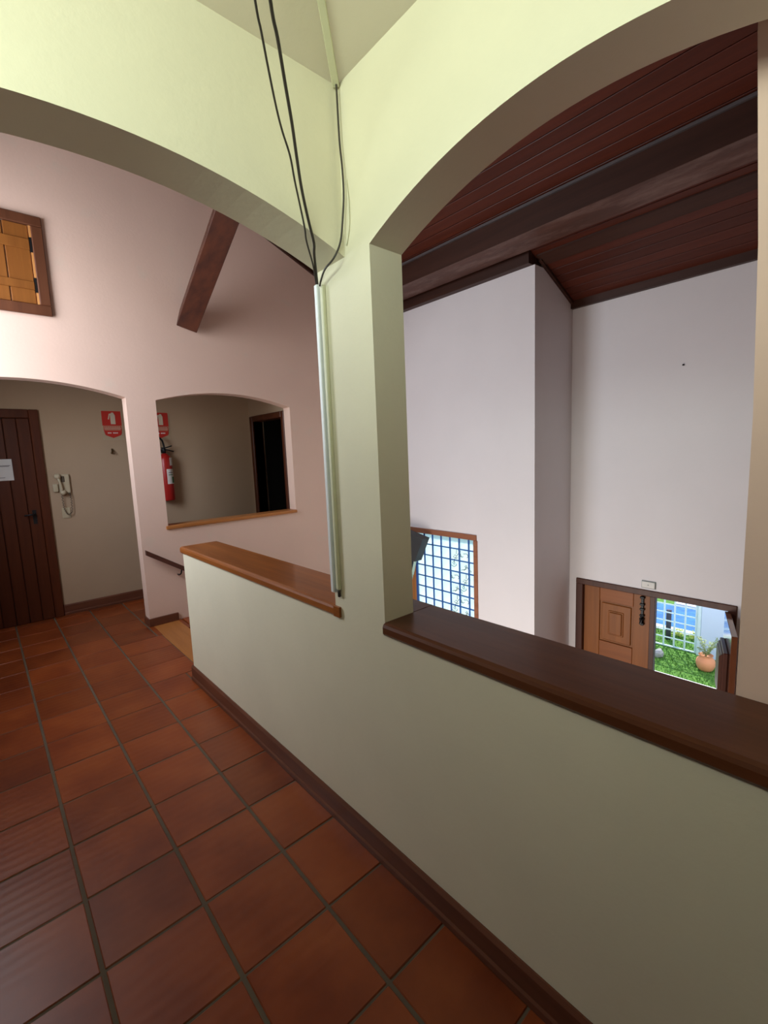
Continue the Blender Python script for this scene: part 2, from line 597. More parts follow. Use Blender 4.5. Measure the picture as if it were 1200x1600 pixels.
for y0, y1, z0, z1 in ((-0.5, -0.465, 2.30, 2.66), (1.165, 1.2, 2.30, 2.66), (-0.465, 1.165, 2.30, 2.318), (-0.465, 1.165, 2.642, 2.66)):
    box('frame', XL - 0.43, XL - 0.39, y0, y1, z0, z1, 'shutter_frame', sk)

# ------------------------------------------------------------------ end wall: arch, interior opening, shutter
wk_out = [(XL, 0)] + [(-0.42, 0), (-0.42, 2.14)]
archL = arc(-0.42, 1.072, 2.14, 2.14, 0.115)
outer = [(XL - 0.14, -0.16), (-0.42, -0.16)] + archL + [(1.072, -0.16), (1.072, ZL), (X2 + 0.14, ZL), (X2 + 0.14, roof_z(X2 + 0.14) - 0.02), (XL - 0.14, roof_z(XL - 0.14) - 0.02)]
archW = arc(2.735, 1.32, 2.112, 2.125, 0.105)
hole1 = [(1.32, 0.906), (2.735, 0.906)] + archW
hole2 = [(-0.08, 2.82), (0.54, 2.82), (0.54, 3.43), (-0.08, 3.43)]
wk = struct(prism('wall_back', [outer, hole1], 'y', YK, YK2, 'wall_pink_lit'))

sill = box('window_sill', 1.30, 2.742, YK - 0.018, YK2 + 0.02, 0.906, 0.940, 'sill_wood', None, 0.006, 2)
tag(sill, 'orange wooden sill of the arched opening in the pink wall', 'sill')

sw = empty('window_3', (0.23, YK, 2.75)); struct(sw)
tag(sw, 'closed wooden shutter window high on the pink wall')
for x0, x1, z0, z1, ax in ((-0.15, 0.605, 3.42, 3.495, 0), (-0.15, 0.605, 2.752, 2.83, 0), (0.53, 0.605, 2.83, 3.42, 2), (-0.15, -0.075, 2.83, 3.42, 2)):
    box('frame', x0, x1, YK - 0.03, YK - 0.0005, z0, z1, 'shutter_frame', sw, 0.006)
for x0, x1 in ((-0.075, 0.02), (0.024, 0.185), (0.189, 0.352), (0.358, 0.512)):
    box('board', x0, x1, YK - 0.014, YK - 0.0005, 2.832, 3.418, 'shutter_wood', sw, 0.004)
for z0, z1 in ((3.235, 3.315), (2.938, 3.0)):
    box('batten', -0.07, 0.512, YK - 0.026, YK - 0.014, z0, z1, 'shutter_wood', sw, 0.004)
for z0 in (3.22, 2.92):
    box('hinge', 0.512, 0.528, YK - 0.022, YK - 0.001, z0, z0 + 0.11, 'iron', sw)
box('stop_bead', 0.516, 0.53, YK - 0.02, YK - 0.0005, 2.832, 3.418, 'window_leaf', sw)

# recess behind the end wall
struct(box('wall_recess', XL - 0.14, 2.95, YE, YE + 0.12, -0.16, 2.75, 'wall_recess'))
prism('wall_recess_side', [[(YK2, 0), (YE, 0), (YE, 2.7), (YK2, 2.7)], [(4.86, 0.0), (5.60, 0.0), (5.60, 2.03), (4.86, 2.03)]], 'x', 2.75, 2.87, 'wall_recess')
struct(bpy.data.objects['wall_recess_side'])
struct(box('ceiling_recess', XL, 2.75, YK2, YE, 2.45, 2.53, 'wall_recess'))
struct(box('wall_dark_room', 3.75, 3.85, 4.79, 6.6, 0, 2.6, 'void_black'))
dk = empty('door_1', (2.75, 5.23, 0)); struct(dk)
tag(dk, 'dark open doorway with brown frame seen through the arched opening')
for y0, y1, z0, z1 in ((5.60, 5.675, 0, 2.09), (4.80, 4.86, 0, 2.09), (4.86, 5.60, 2.02, 2.09)):
    box('frame', 2.728, 2.878, y0, y1, z0, z1, 'door_dark', dk, 0.006)
# pieces of the unlit room beyond that doorway
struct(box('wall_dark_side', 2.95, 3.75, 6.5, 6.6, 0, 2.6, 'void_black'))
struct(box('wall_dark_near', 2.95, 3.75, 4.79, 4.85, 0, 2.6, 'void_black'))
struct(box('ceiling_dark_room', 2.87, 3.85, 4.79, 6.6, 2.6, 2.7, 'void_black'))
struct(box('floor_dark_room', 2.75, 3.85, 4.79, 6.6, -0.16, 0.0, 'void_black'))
bm = bmesh.new()
bm_lathe(bm, [(0.02, 0), (0.16, 0.0), (0.17, 0.3), (0.14, 0.55), (0.17, 0.75), (0.10, 0.98), (0.02, 1.02)], (3.25, 5.12, 0.0), 14)
for v in bm.verts:
    v.co.x += 0.03 * math.sin(9 * v.co.z + 4 * v.co.y)
tag(link('covered_stand', bm_mesh(bm), 'cloth_grey', smooth=True), 'dim grey cloth-covered stand inside the dark doorway', 'stand')

# hall door on the left of the recess
hd = empty('door_2', (0.05, YE, 0)); struct(hd)
tag(hd, 'dark brown plank door at the far end of the tiled hall')
for x0, x1, z0, z1 in ((0.442, 0.518, 0.0, 2.115), (-0.47, -0.394, 0.0, 2.115), (-0.394, 0.442, 2.03, 2.115)):
    box('frame', x0, x1, YE - 0.03, YE + 0.0, z0, z1, 'door_dark', hd, 0.006)
px = -0.392
for i in range(8):
    box('plank', px + 0.002, px + 0.1025, YE - 0.016, YE - 0.005, 0.0, 2.028, 'door_dark', hd, 0.005)
    px += 0.1043
box('backing', -0.394, 0.442, YE - 0.005, YE - 0.0005, 0.0, 2.03, 'void_black', hd)
pl = box('lock_plate', 0.368, 0.40, YE - 0.02, YE - 0.014, 0.99, 1.13, 'iron', hd)
tube('handle', [(0.384, YE - 0.018, 1.09), (0.384, YE - 0.055, 1.09), (0.37, YE - 0.062, 1.089), (0.30, YE - 0.06, 1.084)], 0.008, 'iron', pl)
pp = empty('paper_notice', (0.17, YE - 0.016, 1.435))
tag(pp, 'white paper notice taped to the dark plank door', 'notice')
box('sheet', 0.07, 0.265, YE - 0.0165, YE - 0.015, 1.435, 1.64, 'paper', pp)
for i, (a, b_, z) in enumerate(((0.16, 0.25, 1.575), (0.12, 0.24, 1.568), (0.10, 0.20, 1.46))):
    box('writing', a, b_, YE - 0.0175, YE - 0.0163, z, z + 0.006, 'ink', pp)

# ------------------------------------------------------------------ recess wall fittings
def safety_sign(cx, z1, name_label, group):
    e = empty('safety_sign', (cx, YE, z1 - 0.30))
    tag(e, name_label, 'sign', group)
    y = YE - 0.004
    w = 0.092
    box('backing', cx - w - 0.012, cx + w + 0.012, y, YE - 0.0005, z1 - 0.31, z1 + 0.008, 'sign_clear', e)
    box('panel', cx - w, cx + w, y - 0.003, y, z1 - 0.155, z1, 'sign_red', e)
    # white extinguisher pictogram
    bm = bmesh.new()
    bm_prism(bm, [[(cx - 0.012, z1 - 0.14), (cx + 0.034, z1 - 0.14), (cx + 0.034, z1 - 0.045), (cx + 0.026, z1 - 0.03), (cx + 0.02, z1 - 0.016), (cx + 0.002, z1 - 0.016), (cx - 0.004, z1 - 0.03), (cx - 0.012, z1 - 0.045)]], 'y', y - 0.006, y - 0.003)
    bm_prism(bm, [[(cx - 0.004, z1 - 0.026), (cx - 0.022, z1 - 0.03), (cx - 0.036, z1 - 0.088), (cx - 0.026, z1 - 0.09), (cx - 0.016, z1 - 0.044), (cx - 0.004, z1 - 0.036)]], 'y', y - 0.006, y - 0.003)
    link('pictogram', bm_mesh(bm), 'sign_cream', e)
    box('text_band', cx - w * 0.92, cx + w * 0.97, y - 0.002, y, z1 - 0.205, z1 - 0.157, 'sign_red_pale', e)
    bm = bmesh.new()
    for rz, k in ((z1 - 0.172, 9), (z1 - 0.186, 12), (z1 - 0.199, 10)):
        for i in range(k):
            u = cx - w * 0.82 + i * (w * 1.7 / k)
            bm_box(bm, u, u + 0.008, y - 0.0032, y - 0.002, rz, rz + 0.007)
    link('small_print', bm_mesh(bm), 'sign_cream', e)
    prism('ribbon', [[(cx - w * 0.95, z1 - 0.19), (cx - w * 0.8, z1 - 0.207), (cx + w * 0.8, z1 - 0.207), (cx + w * 0.95, z1 - 0.19), (cx + w * 0.92, z1 - 0.235), (cx + w * 0.82, z1 - 0.257), (cx, z1 - 0.288), (cx - w * 0.78, z1 - 0.257), (cx - w * 0.86, z1 - 0.235)]], 'y', y - 0.0045, y - 0.0021, 'sign_red', e)
    bm = bmesh.new()
    for i in range(8):
        if i == 3: continue
        u = cx - 0.05 + i * 0.0125
        bm_box(bm, u, u + 0.008, y - 0.006, y - 0.0045, z1 - 0.24, z1 - 0.228)
    link('lettering', bm_mesh(bm), 'label_white', e)
    return e

safety_sign(1.158, 2.122, 'red extinguisher sign above an empty wall hook', 'red extinguisher signs')
safety_sign(1.645, 2.118, 'red extinguisher sign above the hanging fire extinguisher', 'red extinguisher signs')

bm = bmesh.new()
bm_box(bm, 1.122, 1.142, YE - 0.006, YE - 0.0005, 1.665, 1.72, 0.002)
bm_tube(bm, smooth_path([(1.128, YE - 0.006, 1.712), (1.122, YE - 0.022, 1.69), (1.112, YE - 0.03, 1.668), (1.13, YE - 0.034, 1.662), (1.15, YE - 0.028, 1.668), (1.14, YE - 0.006, 1.708)], 4), 0.004, 6)
tag(link('wall_hook', bm_mesh(bm), 'brass'), 'small metal wall hook below the left red sign', 'hook')

fe = empty('fire_extinguisher', (1.640, YE - 0.085, 1.11))
tag(fe, 'red fire extinguisher hanging on the recess wall behind the arched opening', 'extinguisher')
ex, ey = 1.636, YE - 0.085
lathe('cylinder', [(0.02, 0), (0.066, 0.0), (0.072, 0.012), (0.072, 0.46), (0.062, 0.505), (0.035, 0.535), (0.02, 0.545)], (ex, ey, 1.108), 'red_paint', fe, 28)
vb = lathe('valve', [(0.012, 0), (0.02, 0.0), (0.02, 0.05), (0.014, 0.06)], (ex, ey, 1.652), 'iron', fe, 14)
tube('lever', [(ex - 0.03, ey, 1.712), (ex + 0.02, ey - 0.01, 1.714), (ex + 0.085, ey - 0.02, 1.735)], 0.007, 'iron', vb)
tube('carry_handle', [(ex - 0.02, ey, 1.692), (ex + 0.03, ey - 0.01, 1.692), (ex + 0.10, ey - 0.02, 1.668)], 0.007, 'iron', vb)
tube('hose', smooth_path([(ex + 0.01, ey, 1.70), (ex - 0.015, ey - 0.01, 1.80), (ex - 0.075, ey - 0.02, 1.835), (ex - 0.12, ey - 0.01, 1.74), (ex - 0.115, ey, 1.50), (ex - 0.09, ey, 1.30)], 5), 0.0105, 'iron', fe)
def wrap_label(name, a0, a1, z0, z1, mat, r=0.0732):
    bm = bmesh.new()
    n = 10
    A = []
    for i in range(n + 1):
        a = a0 + (a1 - a0) * i / n
        A.append([bm.verts.new((ex + rr * math.cos(a), ey + rr * math.sin(a), z)) for rr in (r, r - 0.001) for z in (z0, z1)])
    for P, Q in zip(A, A[1:]):
        bm.faces.new((P[0], Q[0], Q[1], P[1])); bm.faces.new((P[2], P[3], Q[3], Q[2]))
        bm.faces.new((P[1], Q[1], Q[3], P[3])); bm.faces.new((P[0], P[2], Q[2], Q[0]))
    return link(name, bm_mesh(bm), mat, fe)
wrap_label('label', -1.15, 0.1, 1.51, 1.60, 'label_white')
wrap_label('label', -1.75, 0.0, 1.30, 1.47, 'label_white')
wrap_label('label_stripe', -0.95, 0.1, 1.31, 1.38, 'label_green', 0.0742)
wrap_label('label_print', -1.5, -0.7, 1.40, 1.408, 'label_green', 0.0742)
wrap_label('label_print', -1.5, -0.7, 1.425, 1.433, 'ink', 0.0742)
box('bracket', ex - 0.015, ex + 0.015, ey + 0.02, YE - 0.0005, 1.66, 1.70, 'iron', fe)

ph = empty('intercom', (0.65, YE, 1.27))
tag(ph, 'cream wall intercom handset with a coiled cord beside the plank door', 'intercom')
box('base', 0.615, 0.708, YE - 0.03, YE - 0.0005, 1.275, 1.47, 'phone_cream', ph, 0.008, 2)
box('button_panel', 0.634, 0.665, YE - 0.034, YE - 0.03, 1.39, 1.45, 'phone_dark', ph, 0.003)
bm = bmesh.new()
bm_tube(bm, smooth_path([(0.60, YE - 0.05, 1.455), (0.612, YE - 0.06, 1.42), (0.624, YE - 0.065, 1.36), (0.632, YE - 0.06, 1.30), (0.64, YE - 0.05, 1.275)], 4), 0.011, 8)
bmesh.ops.create_uvsphere(bm, u_segments=10, v_segments=8, radius=0.03, matrix=Matrix.Translation((0.606, YE - 0.05, 1.45)))
bmesh.ops.create_uvsphere(bm, u_segments=10, v_segments=8, radius=0.028, matrix=Matrix.Translation((0.64, YE - 0.048, 1.285)))
link('handset', bm_mesh(bm), 'phone_cream', ph, smooth=True)
box('side_box', 0.562, 0.606, YE - 0.025, YE - 0.0005, 1.29, 1.375, 'phone_cream', ph, 0.01, 2)
hel = []
base_path = smooth_path([(0.625, YE - 0.035, 1.275), (0.628, YE - 0.035, 1.18), (0.636, YE - 0.035, 1.10), (0.66, YE - 0.035, 1.055), (0.692, YE - 0.035, 1.08), (0.70, YE - 0.035, 1.17), (0.698, YE - 0.035, 1.25), (0.69, YE - 0.03, 1.275)], 24)
for i, p in enumerate(base_path):
    a = i * 0.9
    hel.append(p + Vector((0.006 * math.cos(a), 0.006 * math.sin(a), 0)))
tube('coiled_cord', hel, 0.003, 'phone_dark', ph, 5)
box('wall_plate', 0.612, 0.685, YE - 0.008, YE - 0.0005, 1.015, 1.125, 'phone_cream', None, 0.003)
tag(bpy.data.objects['wall_plate'], 'yellowed blank wall plate below the intercom', 'wall plate')

# ------------------------------------------------------------------ baseboards
def baseboard(name, prof_axis, a0, a1, face, sgn, z0=0.0, h=0.105, mat='base_wood'):
    pr_ = [(face, z0), (face + sgn * 0.02, z0), (face + sgn * 0.02, z0 + 0.022), (face + sgn * 0.014, z0 + 0.03), (face + sgn * 0.014, z0 + h - 0.012), (face + sgn * 0.006, z0 + h), (face, z0 + h)]
    return struct(prism(name, [pr_], prof_axis, a0, a1, mat))

baseboard('baseboard_right', 'y', -1.6, YP + 0.012, X0 - 0.0005, -1)
baseboard('baseboard_back', 'x', 0.52, 2.75, YE - 0.0005, -1, 0.0, 0.11, 'base_wood_x')
# stepped skirting on the end wall beside the stair
RIS, GO, NST = 0.1927, 0.245, 10
sx = [1.31 + GO * i for i in range(NST)]
bb = empty('baseboard_stair', (1.08, YK, 0)); struct(bb)
y0, y1 = YK - 0.02, YK - 0.0005
box('skirting', 1.058, 1.315, y0, y1, 0.0, 0.075, 'base_wood_x', bb, 0.004)
box('skirting_return', 1.056, 1.072, YK, YK2, 0.0, 0.075, 'base_wood', bb, 0.004)
for i in range(NST):
    zt = -RIS * (i + 1)
    box('skirting_riser', sx[i], sx[i] + 0.02, y0, y1, zt, zt + RIS + (0.075 if i == 0 else 0.07), 'base_wood_x', bb, 0.003)
    box('skirting', sx[i] + 0.02, sx[i] + GO + 0.005, y0, y1, zt, zt + 0.072, 'base_wood_x', bb, 0.003)

# ------------------------------------------------------------------ stair
st = empty('staircase', (2.4, 3.95, ZL))
tag(st, 'stair of orange wooden treads descending beside the pink wall', 'stairs')
box('landing_board', 1.09, 1.325, YP + 0.002, y0 - 0.001, -0.035, 0.0, 'tread_wood', st, 0.006)
for i in range(NST):
    zt = -RIS * (i + 1)
    box('riser', sx[i] - 0.012, sx[i] + 0.004, YP + 0.002, y0 - 0.001, zt, zt + RIS - 0.036, 'tread_wood', st)
    box('tread', sx[i] + 0.005, min(sx[i] + GO + 0.015, X1 - 0.01), YP + 0.002, y0 - 0.001, zt - 0.035, zt, 'tread_wood', st, 0.006)

hr = empty('handrail', (1.2, YK, 0.4))
tag(hr, 'dark brown wooden handrail descending on the pink wall', 'handrail')
bm = bmesh.new()
rl = -0.66
L = 1.9
bm_prism(bm, [[(1.085, 0.748), (1.085 + L, 0.748 + rl * L), (1.085 + L, 0.70 + rl * L), (1.085, 0.70)]], 'y', YK - 0.085, YK - 0.045)
link('rail', bm_mesh(bm), 'rail_wood', hr)
for u in (0.30, 1.2):
    x, z = 1.085 + u, 0.70 + rl * u
    tube('bracket', smooth_path([(x, YK - 0.065, z + 0.005), (x - 0.01, YK - 0.062, z - 0.035), (x - 0.02, YK - 0.03, z - 0.05), (x - 0.02, YK - 0.001, z - 0.05)], 4), 0.007, 'iron', hr)

# ------------------------------------------------------------------ parapet caps
def cap(name, ya, yb, mat, label, front):
    pr_ = [(front + 0.006, CAPZ0), (CAPB - 0.004, CAPZ0), (CAPB, CAPZ0 + 0.006), (CAPB, CAPZ - 0.006), (CAPB - 0.006, CAPZ), (front + 0.014, CAPZ), (front + 0.004, CAPZ - 0.005), (front, CAPZ - 0.014), (front, CAPZ0 + 0.008)]
    o = prism(name, [pr_], 'y', ya, yb, mat)
    return tag(o, label, 'ledge')

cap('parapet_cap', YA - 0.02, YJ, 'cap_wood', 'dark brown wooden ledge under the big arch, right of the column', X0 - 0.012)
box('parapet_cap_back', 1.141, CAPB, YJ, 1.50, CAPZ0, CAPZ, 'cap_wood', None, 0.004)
c2 = bpy.data.objects['parapet_cap_back']
c2.parent = bpy.data.objects['parapet_cap']
c2.location = c2.location - bpy.data.objects['parapet_cap'].location
c2.name = 'back_edge'
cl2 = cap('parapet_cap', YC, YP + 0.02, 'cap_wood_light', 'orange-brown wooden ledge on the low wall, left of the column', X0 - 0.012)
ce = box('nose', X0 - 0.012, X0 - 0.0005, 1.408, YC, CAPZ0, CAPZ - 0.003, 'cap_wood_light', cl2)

# ------------------------------------------------------------------ conduits, cables
cd = box('cable_conduit', X0 - 0.02, X0 - 0.0005, 1.424, 1.444, CAPZ + 0.055, 2.158, 'conduit_white', None, 0.003)
tag(cd, 'white cable conduit running down the far edge of the column', 'conduit')
cd2 = empty('cable_conduit', (X0 - 0.01, 1.405, 1.02))
tag(cd2, 'thin cream cable conduit beside the white one on the column', 'conduit')
box('cover', X0 - 0.016, X0 - 0.0005, 1.397, 1.414, 1.035, 2.150, 'conduit_cream', cd2, 0.003)
tube('cable_tail', [(X0 - 0.008, 1.405, 1.04), (X0 - 0.009, 1.404, 1.02), (X0 - 0.006, 1.408, 1.008)], 0.006, 'cable', cd2)

W1 = [(0.45, 0.84, 2.62), (0.569, 1.0, 2.537), (0.599, 1.035, 2.516), (0.64, 1.082, 2.48), (0.68, 1.124, 2.439), (0.709, 1.15, 2.41), (0.747, 1.179, 2.376), (0.776, 1.208, 2.335), (0.805, 1.234, 2.293), (0.836, 1.262, 2.246), (0.863, 1.296, 2.224), (0.932, 1.369, 2.194), (0.982, 1.43, 2.164), (0.986, 1.436, 2.158)]
W2 = [(0.49, 0.84, 2.64), (0.607, 1.0, 2.558), (0.647, 1.044, 2.53), (0.692, 1.095, 2.486), (0.735, 1.141, 2.434), (0.77, 1.181, 2.381), (0.803, 1.216, 2.327), (0.844, 1.252, 2.269), (0.889, 1.294, 2.228), (0.914, 1.332, 2.212), (0.955, 1.387, 2.186), (0.986, 1.428, 2.163), (0.988, 1.432, 2.158)]
up = [(0.34, 0.68, 2.69), (0.26, 0.56, 2.76), (0.22, 0.50, 2.80), (0.21, 0.49, 2.832)]
tag(tube('hanging_cable', smooth_path(list(reversed(up)) + W1), 0.0029, 'cable', None, 7), 'thin dark cable hanging from above, left of the thicker one', 'cable')
up2 = [(0.38, 0.68, 2.71), (0.31, 0.57, 2.77), (0.27, 0.51, 2.80), (0.26, 0.49, 2.832)]
tag(tube('hanging_cable', smooth_path(list(reversed(up2)) + W2), 0.0044, 'cable', None, 7), 'thicker dark cable hanging from above toward the column conduit', 'cable')
W3 = [(0.985, 1.262, 2.72), (0.985, 1.261, 2.696), (0.985, 1.26, 2.619), (0.985, 1.258, 2.534), (0.985, 1.251, 2.458), (0.985, 1.25, 2.389), (0.984, 1.258, 2.324), (0.976, 1.268, 2.243), (0.957, 1.283, 2.193), (0.957, 1.335, 2.175), (0.972, 1.385, 2.156), (0.978, 1.402, 2.144)]
tag(tube('corner_cable', smooth_path(W3), 0.0033, 'cable', None, 7), 'black cable looping down the wall corner from the ceiling trunking', 'cable')
W4 = [(0.996, 1.247, 2.43), (0.996, 1.240, 2.36), (0.996, 1.243, 2.29), (0.996, 1.262, 2.235)]
tag(tube('corner_wire', smooth_path(W4), 0.0018, 'cable_pale', None, 6), 'thin pale wire on the wall beside the black corner cable', 'wire')

bm = bmesh.new()
bm_box(bm, -0.011, 0.011, 0, 0.6, -0.014, 0.0, 0.002)
me = bm_mesh(bm)
d = Vector((-1, -1, sl)).normalized()
q = Vector((-1, -1, sl)).to_track_quat('Y', 'Z')
me.transform(Matrix.Translation((X0 - 0.008, YB0 - 0.008, EAVE - 0.002)) @ q.to_matrix().to_4x4())
tag(link('cable_trunking', me, 'trunking'), 'cream cable trunking along the ceiling ending at the wall corner', 'trunking')

# ------------------------------------------------------------------ living room shell
struct(box('floor_lower', -0.5, X2 + 0.14, -1.6, 6.6, ZL - 0.15, ZL, 'tile'))
prism('wall_window', [[(Y2, ZL), (YK, ZL), (YK, 3.222), (Y2, 3.222)], [(3.065, -0.80), (4.30, -0.80), (4.30, 0.605), (3.065, 0.605)]], 'x', X1, X1 + 0.14, 'wall_lilac')
struct(bpy.data.objects['wall_window'])
prism('wall_return', [[(X1 + 0.14, ZL), (X2, ZL), (X2, roof_z(X2)), (X1 + 0.14, roof_z(X1 + 0.14))]], 'y', Y2, Y2 + 0.14, 'wall_lilac')
struct(bpy.data.objects['wall_return'])
door_h = [(0.915, ZL), (2.205, ZL), (2.205, 0.055), (0.915, 0.055)]
prism('wall_entrance', [[(-1.6, ZL - 0.1), (0.86, ZL - 0.1), (0.86, 0.11), (2.28, 0.11), (2.28, ZL - 0.1), (Y2 + 0.14, ZL - 0.1), (Y2 + 0.14, roof_z(X2)), (-1.6, roof_z(X2))]], 'x', X2, X2 + 0.14, 'wall_lilac')
struct(bpy.data.objects['wall_entrance'])
struct(box('wall_living_near', XB, X2 + 0.14, -1.74, -1.6, ZL, roof_z(XB), 'wall_recess'))  # unseen wall made dark to cut bounce on the return
# pier rising behind the ledge at the right
struct(prism('wall_pier', [[(-1.6, ZL), (0.216, ZL), (0.216, 1.6), (0.225, 1.95), (0.246, 2.35), (0.246, 3.9), (-1.6, 3.9)]], 'x', CAPB + 0.004, CAPB + 0.20, 'wall_pink_lit'))

# ------------------------------------------------------------------ roof: boards, beams, trims
ang = math.atan(RS)
cr = empty('ceiling_roof', (2.0, 2.0, roof_z(2.0))); struct(cr)
bw = 0.1
cs = math.cos(ang)
def board_mesh(ya, yb):
    bm = bmesh.new()
    bm_box(bm, -bw / 2 + 0.0025, bw / 2 - 0.0025, ya, yb, 0.0, 0.018, 0.003)
    me = bm_mesh(bm, 'roof_board')
    me.materials.append(MATS['roof_wood'])
    return me
mA, mB = board_mesh(-1.7, YK2), board_mesh(YC - 0.1, YK2)
x = -0.62
while x < X2 + 0.5:
    o = bpy.data.objects.new('roof_board', mA if x > XB + 0.04 else mB)
    COL.objects.link(o)
    o.parent = cr
    o.location = Vector((x, 0, roof_z(x))) - cr.location
    o.rotation_euler = (0, ang, 0)
    x += bw * cs
# sheathing behind the boards
prism('sheathing', [[(-0.75, roof_z(-0.75) + 0.024), (X2 + 0.55, roof_z(X2 + 0.55) + 0.024), (X2 + 0.55, roof_z(X2 + 0.55) + 0.10), (-0.75, roof_z(-0.75) + 0.10)]], 'y', YC - 0.1, YK2, 'trim_wood', cr)
prism('sheathing', [[(XB, roof_z(XB) + 0.024), (X2 + 0.55, roof_z(X2 + 0.55) + 0.024), (X2 + 0.55, roof_z(X2 + 0.55) + 0.10), (XB, roof_z(XB) + 0.10)]], 'y', -1.74, YC - 0.1, 'trim_wood', cr)
# a cover over the roof above the recess and the lantern shaft, so that daylight enters by the openings only
struct(box('roof_recess', XL - 0.2, 3.9, YK2, YE + 0.95, 2.76, 2.86, 'trim_wood'))

b1 = empty('roof_beam', (3.755, 1.5, 3.30))
tag(b1, 'heavy scuffed brown roof beam crossing behind the big arch', 'beam')
prism('shaded_side_board', [[(3.59, roof_z(3.59) - 0.001), (3.59, 3.302), (3.625, 3.302), (3.625, roof_z(3.625) - 0.001)]], 'y', -1.6, YK - 0.001, 'trim_wood', b1)  # shade on the beam side put into a darker wood
prism('lit_underside_board', [[(3.59, 3.30), (3.92, 3.30), (3.92, roof_z(3.92) - 0.001), (3.89, roof_z(3.89) - 0.001), (3.626, 3.335), (3.59, 3.3015)]], 'y', -1.6, YK - 0.001, 'beam_lit_scuffed', b1)  # light from below put into a paler wood, scuffed by wear
box('top_bead', 3.572, 3.59, -1.6, YK - 0.001, roof_z(3.59) - 0.022, roof_z(3.59) - 0.002, 'bead_grey', b1)
prism('shadow_strip', [[(3.921, roof_z(3.921) - 0.001), (3.932, roof_z(3.932) - 0.001), (3.932, roof_z(3.932) - 0.018), (3.921, roof_z(3.921) - 0.018)]], 'y', -1.6, YK - 0.001, 'trim_wood', b1)
b2 = prism('roof_beam', [[(4.08, roof_z(4.08) - 0.001), (4.08, roof_z(4.08) - 0.014), (4.205, roof_z(4.205) - 0.014), (4.205, roof_z(4.205) - 0.001)]], 'y', -1.6, Y2 - 0.001, 'trim_wood')
tag(b2, 'slim flat dark roof beam over the entrance recess, nearest the door wall', 'beam')
struct(prism('trim_1', [[(3.985, roof_z(3.985)), (3.985, 3.222), (X1 + 0.14, 3.222), (X1 + 0.14, roof_z(X1 + 0.14))]], 'y', Y2 + 0.02, YK - 0.001, 'trim_wood'))
struct(prism('trim_2', [[(X2 - 0.045, roof_z(X2 - 0.045)), (X2 - 0.045, 2.945), (X2 - 0.0005, 2.945), (X2 - 0.0005, roof_z(X2))]], 'y', -1.6, Y2 - 0.002, 'trim_wood'))
tx0, tx1 = 1.15, 3.58
struct(prism('trim_3', [[(tx0, roof_z(tx0)), (tx1, roof_z(tx1)), (tx1, roof_z(tx1) - 0.085), (tx0, roof_z(tx0) - 0.085)]], 'y', YK - 0.03, YK - 0.0005, 'trim_wood'))
struct(prism('trim_4', [[(X1 + 0.06, roof_z(X1 + 0.06)), (X2 - 0.05, roof_z(X2 - 0.05)), (X2 - 0.05, roof_z(X2 - 0.05) - 0.03), (X1 + 0.06, roof_z(X1 + 0.06) - 0.03)]], 'y', Y2 - 0.03, Y2 - 0.001, 'trim_wood'))

# rising brace beam that springs from the end wall
bm = bmesh.new()
bm_box(bm, -0.092, 0.092, 0, 2.6, 0.0, 0.16, 0.004)
me = bm_mesh(bm)
dirv = Vector((0.0, -1.0, 0.55)).normalized()
zax = (Vector((0.30, 0, 1.0)) - dirv * Vector((0.30, 0, 1.0)).dot(dirv)).normalized()
xax = dirv.cross(zax).normalized()
R_ = Matrix((xax, dirv, zax)).transposed().to_4x4()
me.transform(Matrix.Translation((1.655, YK - 0.03, 2.80)) @ R_)
tag(link('brace_beam', me, 'brace_wood'), 'dark brown timber brace rising from the pink wall behind the arch', 'beam')

# ------------------------------------------------------------------ gridded window
gw = empty('window_4', (X1 + 0.03, 3.6, -0.80)); struct(gw)
tag(gw, 'frosted window with blue square grille in a reddish wooden frame')
box('frame', X1 - 0.015, X1 + 0.10, 3.065, 4.30, 0.545, 0.608, 'window_frame', gw, 0.005)
box('frame', X1 - 0.015, X1 + 0.10, 3.055, 3.108, -0.80, 0.545, 'window_frame', gw, 0.005)
box('frame', X1 - 0.015, X1 + 0.10, 4.25, 4.30, -0.80, 0.545, 'window_frame', gw, 0.005)
box('wooden_leaf', X1 + 0.05, X1 + 0.085, 4.04, 4.25, -0.80, 0.545, 'window_leaf', gw, 0.005)
gp = 0.1385
GY0, GY1, GZ1 = 4.04, 3.108, 0.545
ys = [GY0 - gp * i for i in range(7)] + [GY1]
zs = [GZ1 - gp * i for i in range(11)]
for i in range(7):
    box('grille_bar', X1 + 0.030, X1 + 0.044, ys[i] - (0.010 if i else 0.012), ys[i] + (0.006 if i else 0.018), zs[-1], zs[0], 'grille_blue', gw)
for z in zs[1:]:
    box('grille_bar', X1 + 0.031, X1 + 0.043, GY1, GY0, z - 0.007, z + 0.007, 'grille_blue', gw)
pane_cache = {}
for i in range(7):
    for k in range(10):
        ya, yb = ys[i + 1] + 0.001, ys[i] - 0.001
        key = round(yb - ya, 4)
        if key not in pane_cache:
            bm = bmesh.new()
            bm_box(bm, -0.002, 0.002, -key / 2, key / 2, -gp / 2 + 0.001, gp / 2 - 0.001)
            pane_cache[key] = bm_mesh(bm, 'pane')
            pane_cache[key].materials.append(MATS['frosted'])
        o = bpy.data.objects.new('pane', pane_cache[key])
        COL.objects.link(o)
        o.parent = gw
        o.location = Vector((X1 + 0.052, (ya + yb) / 2, zs[k] - gp / 2)) - gw.location
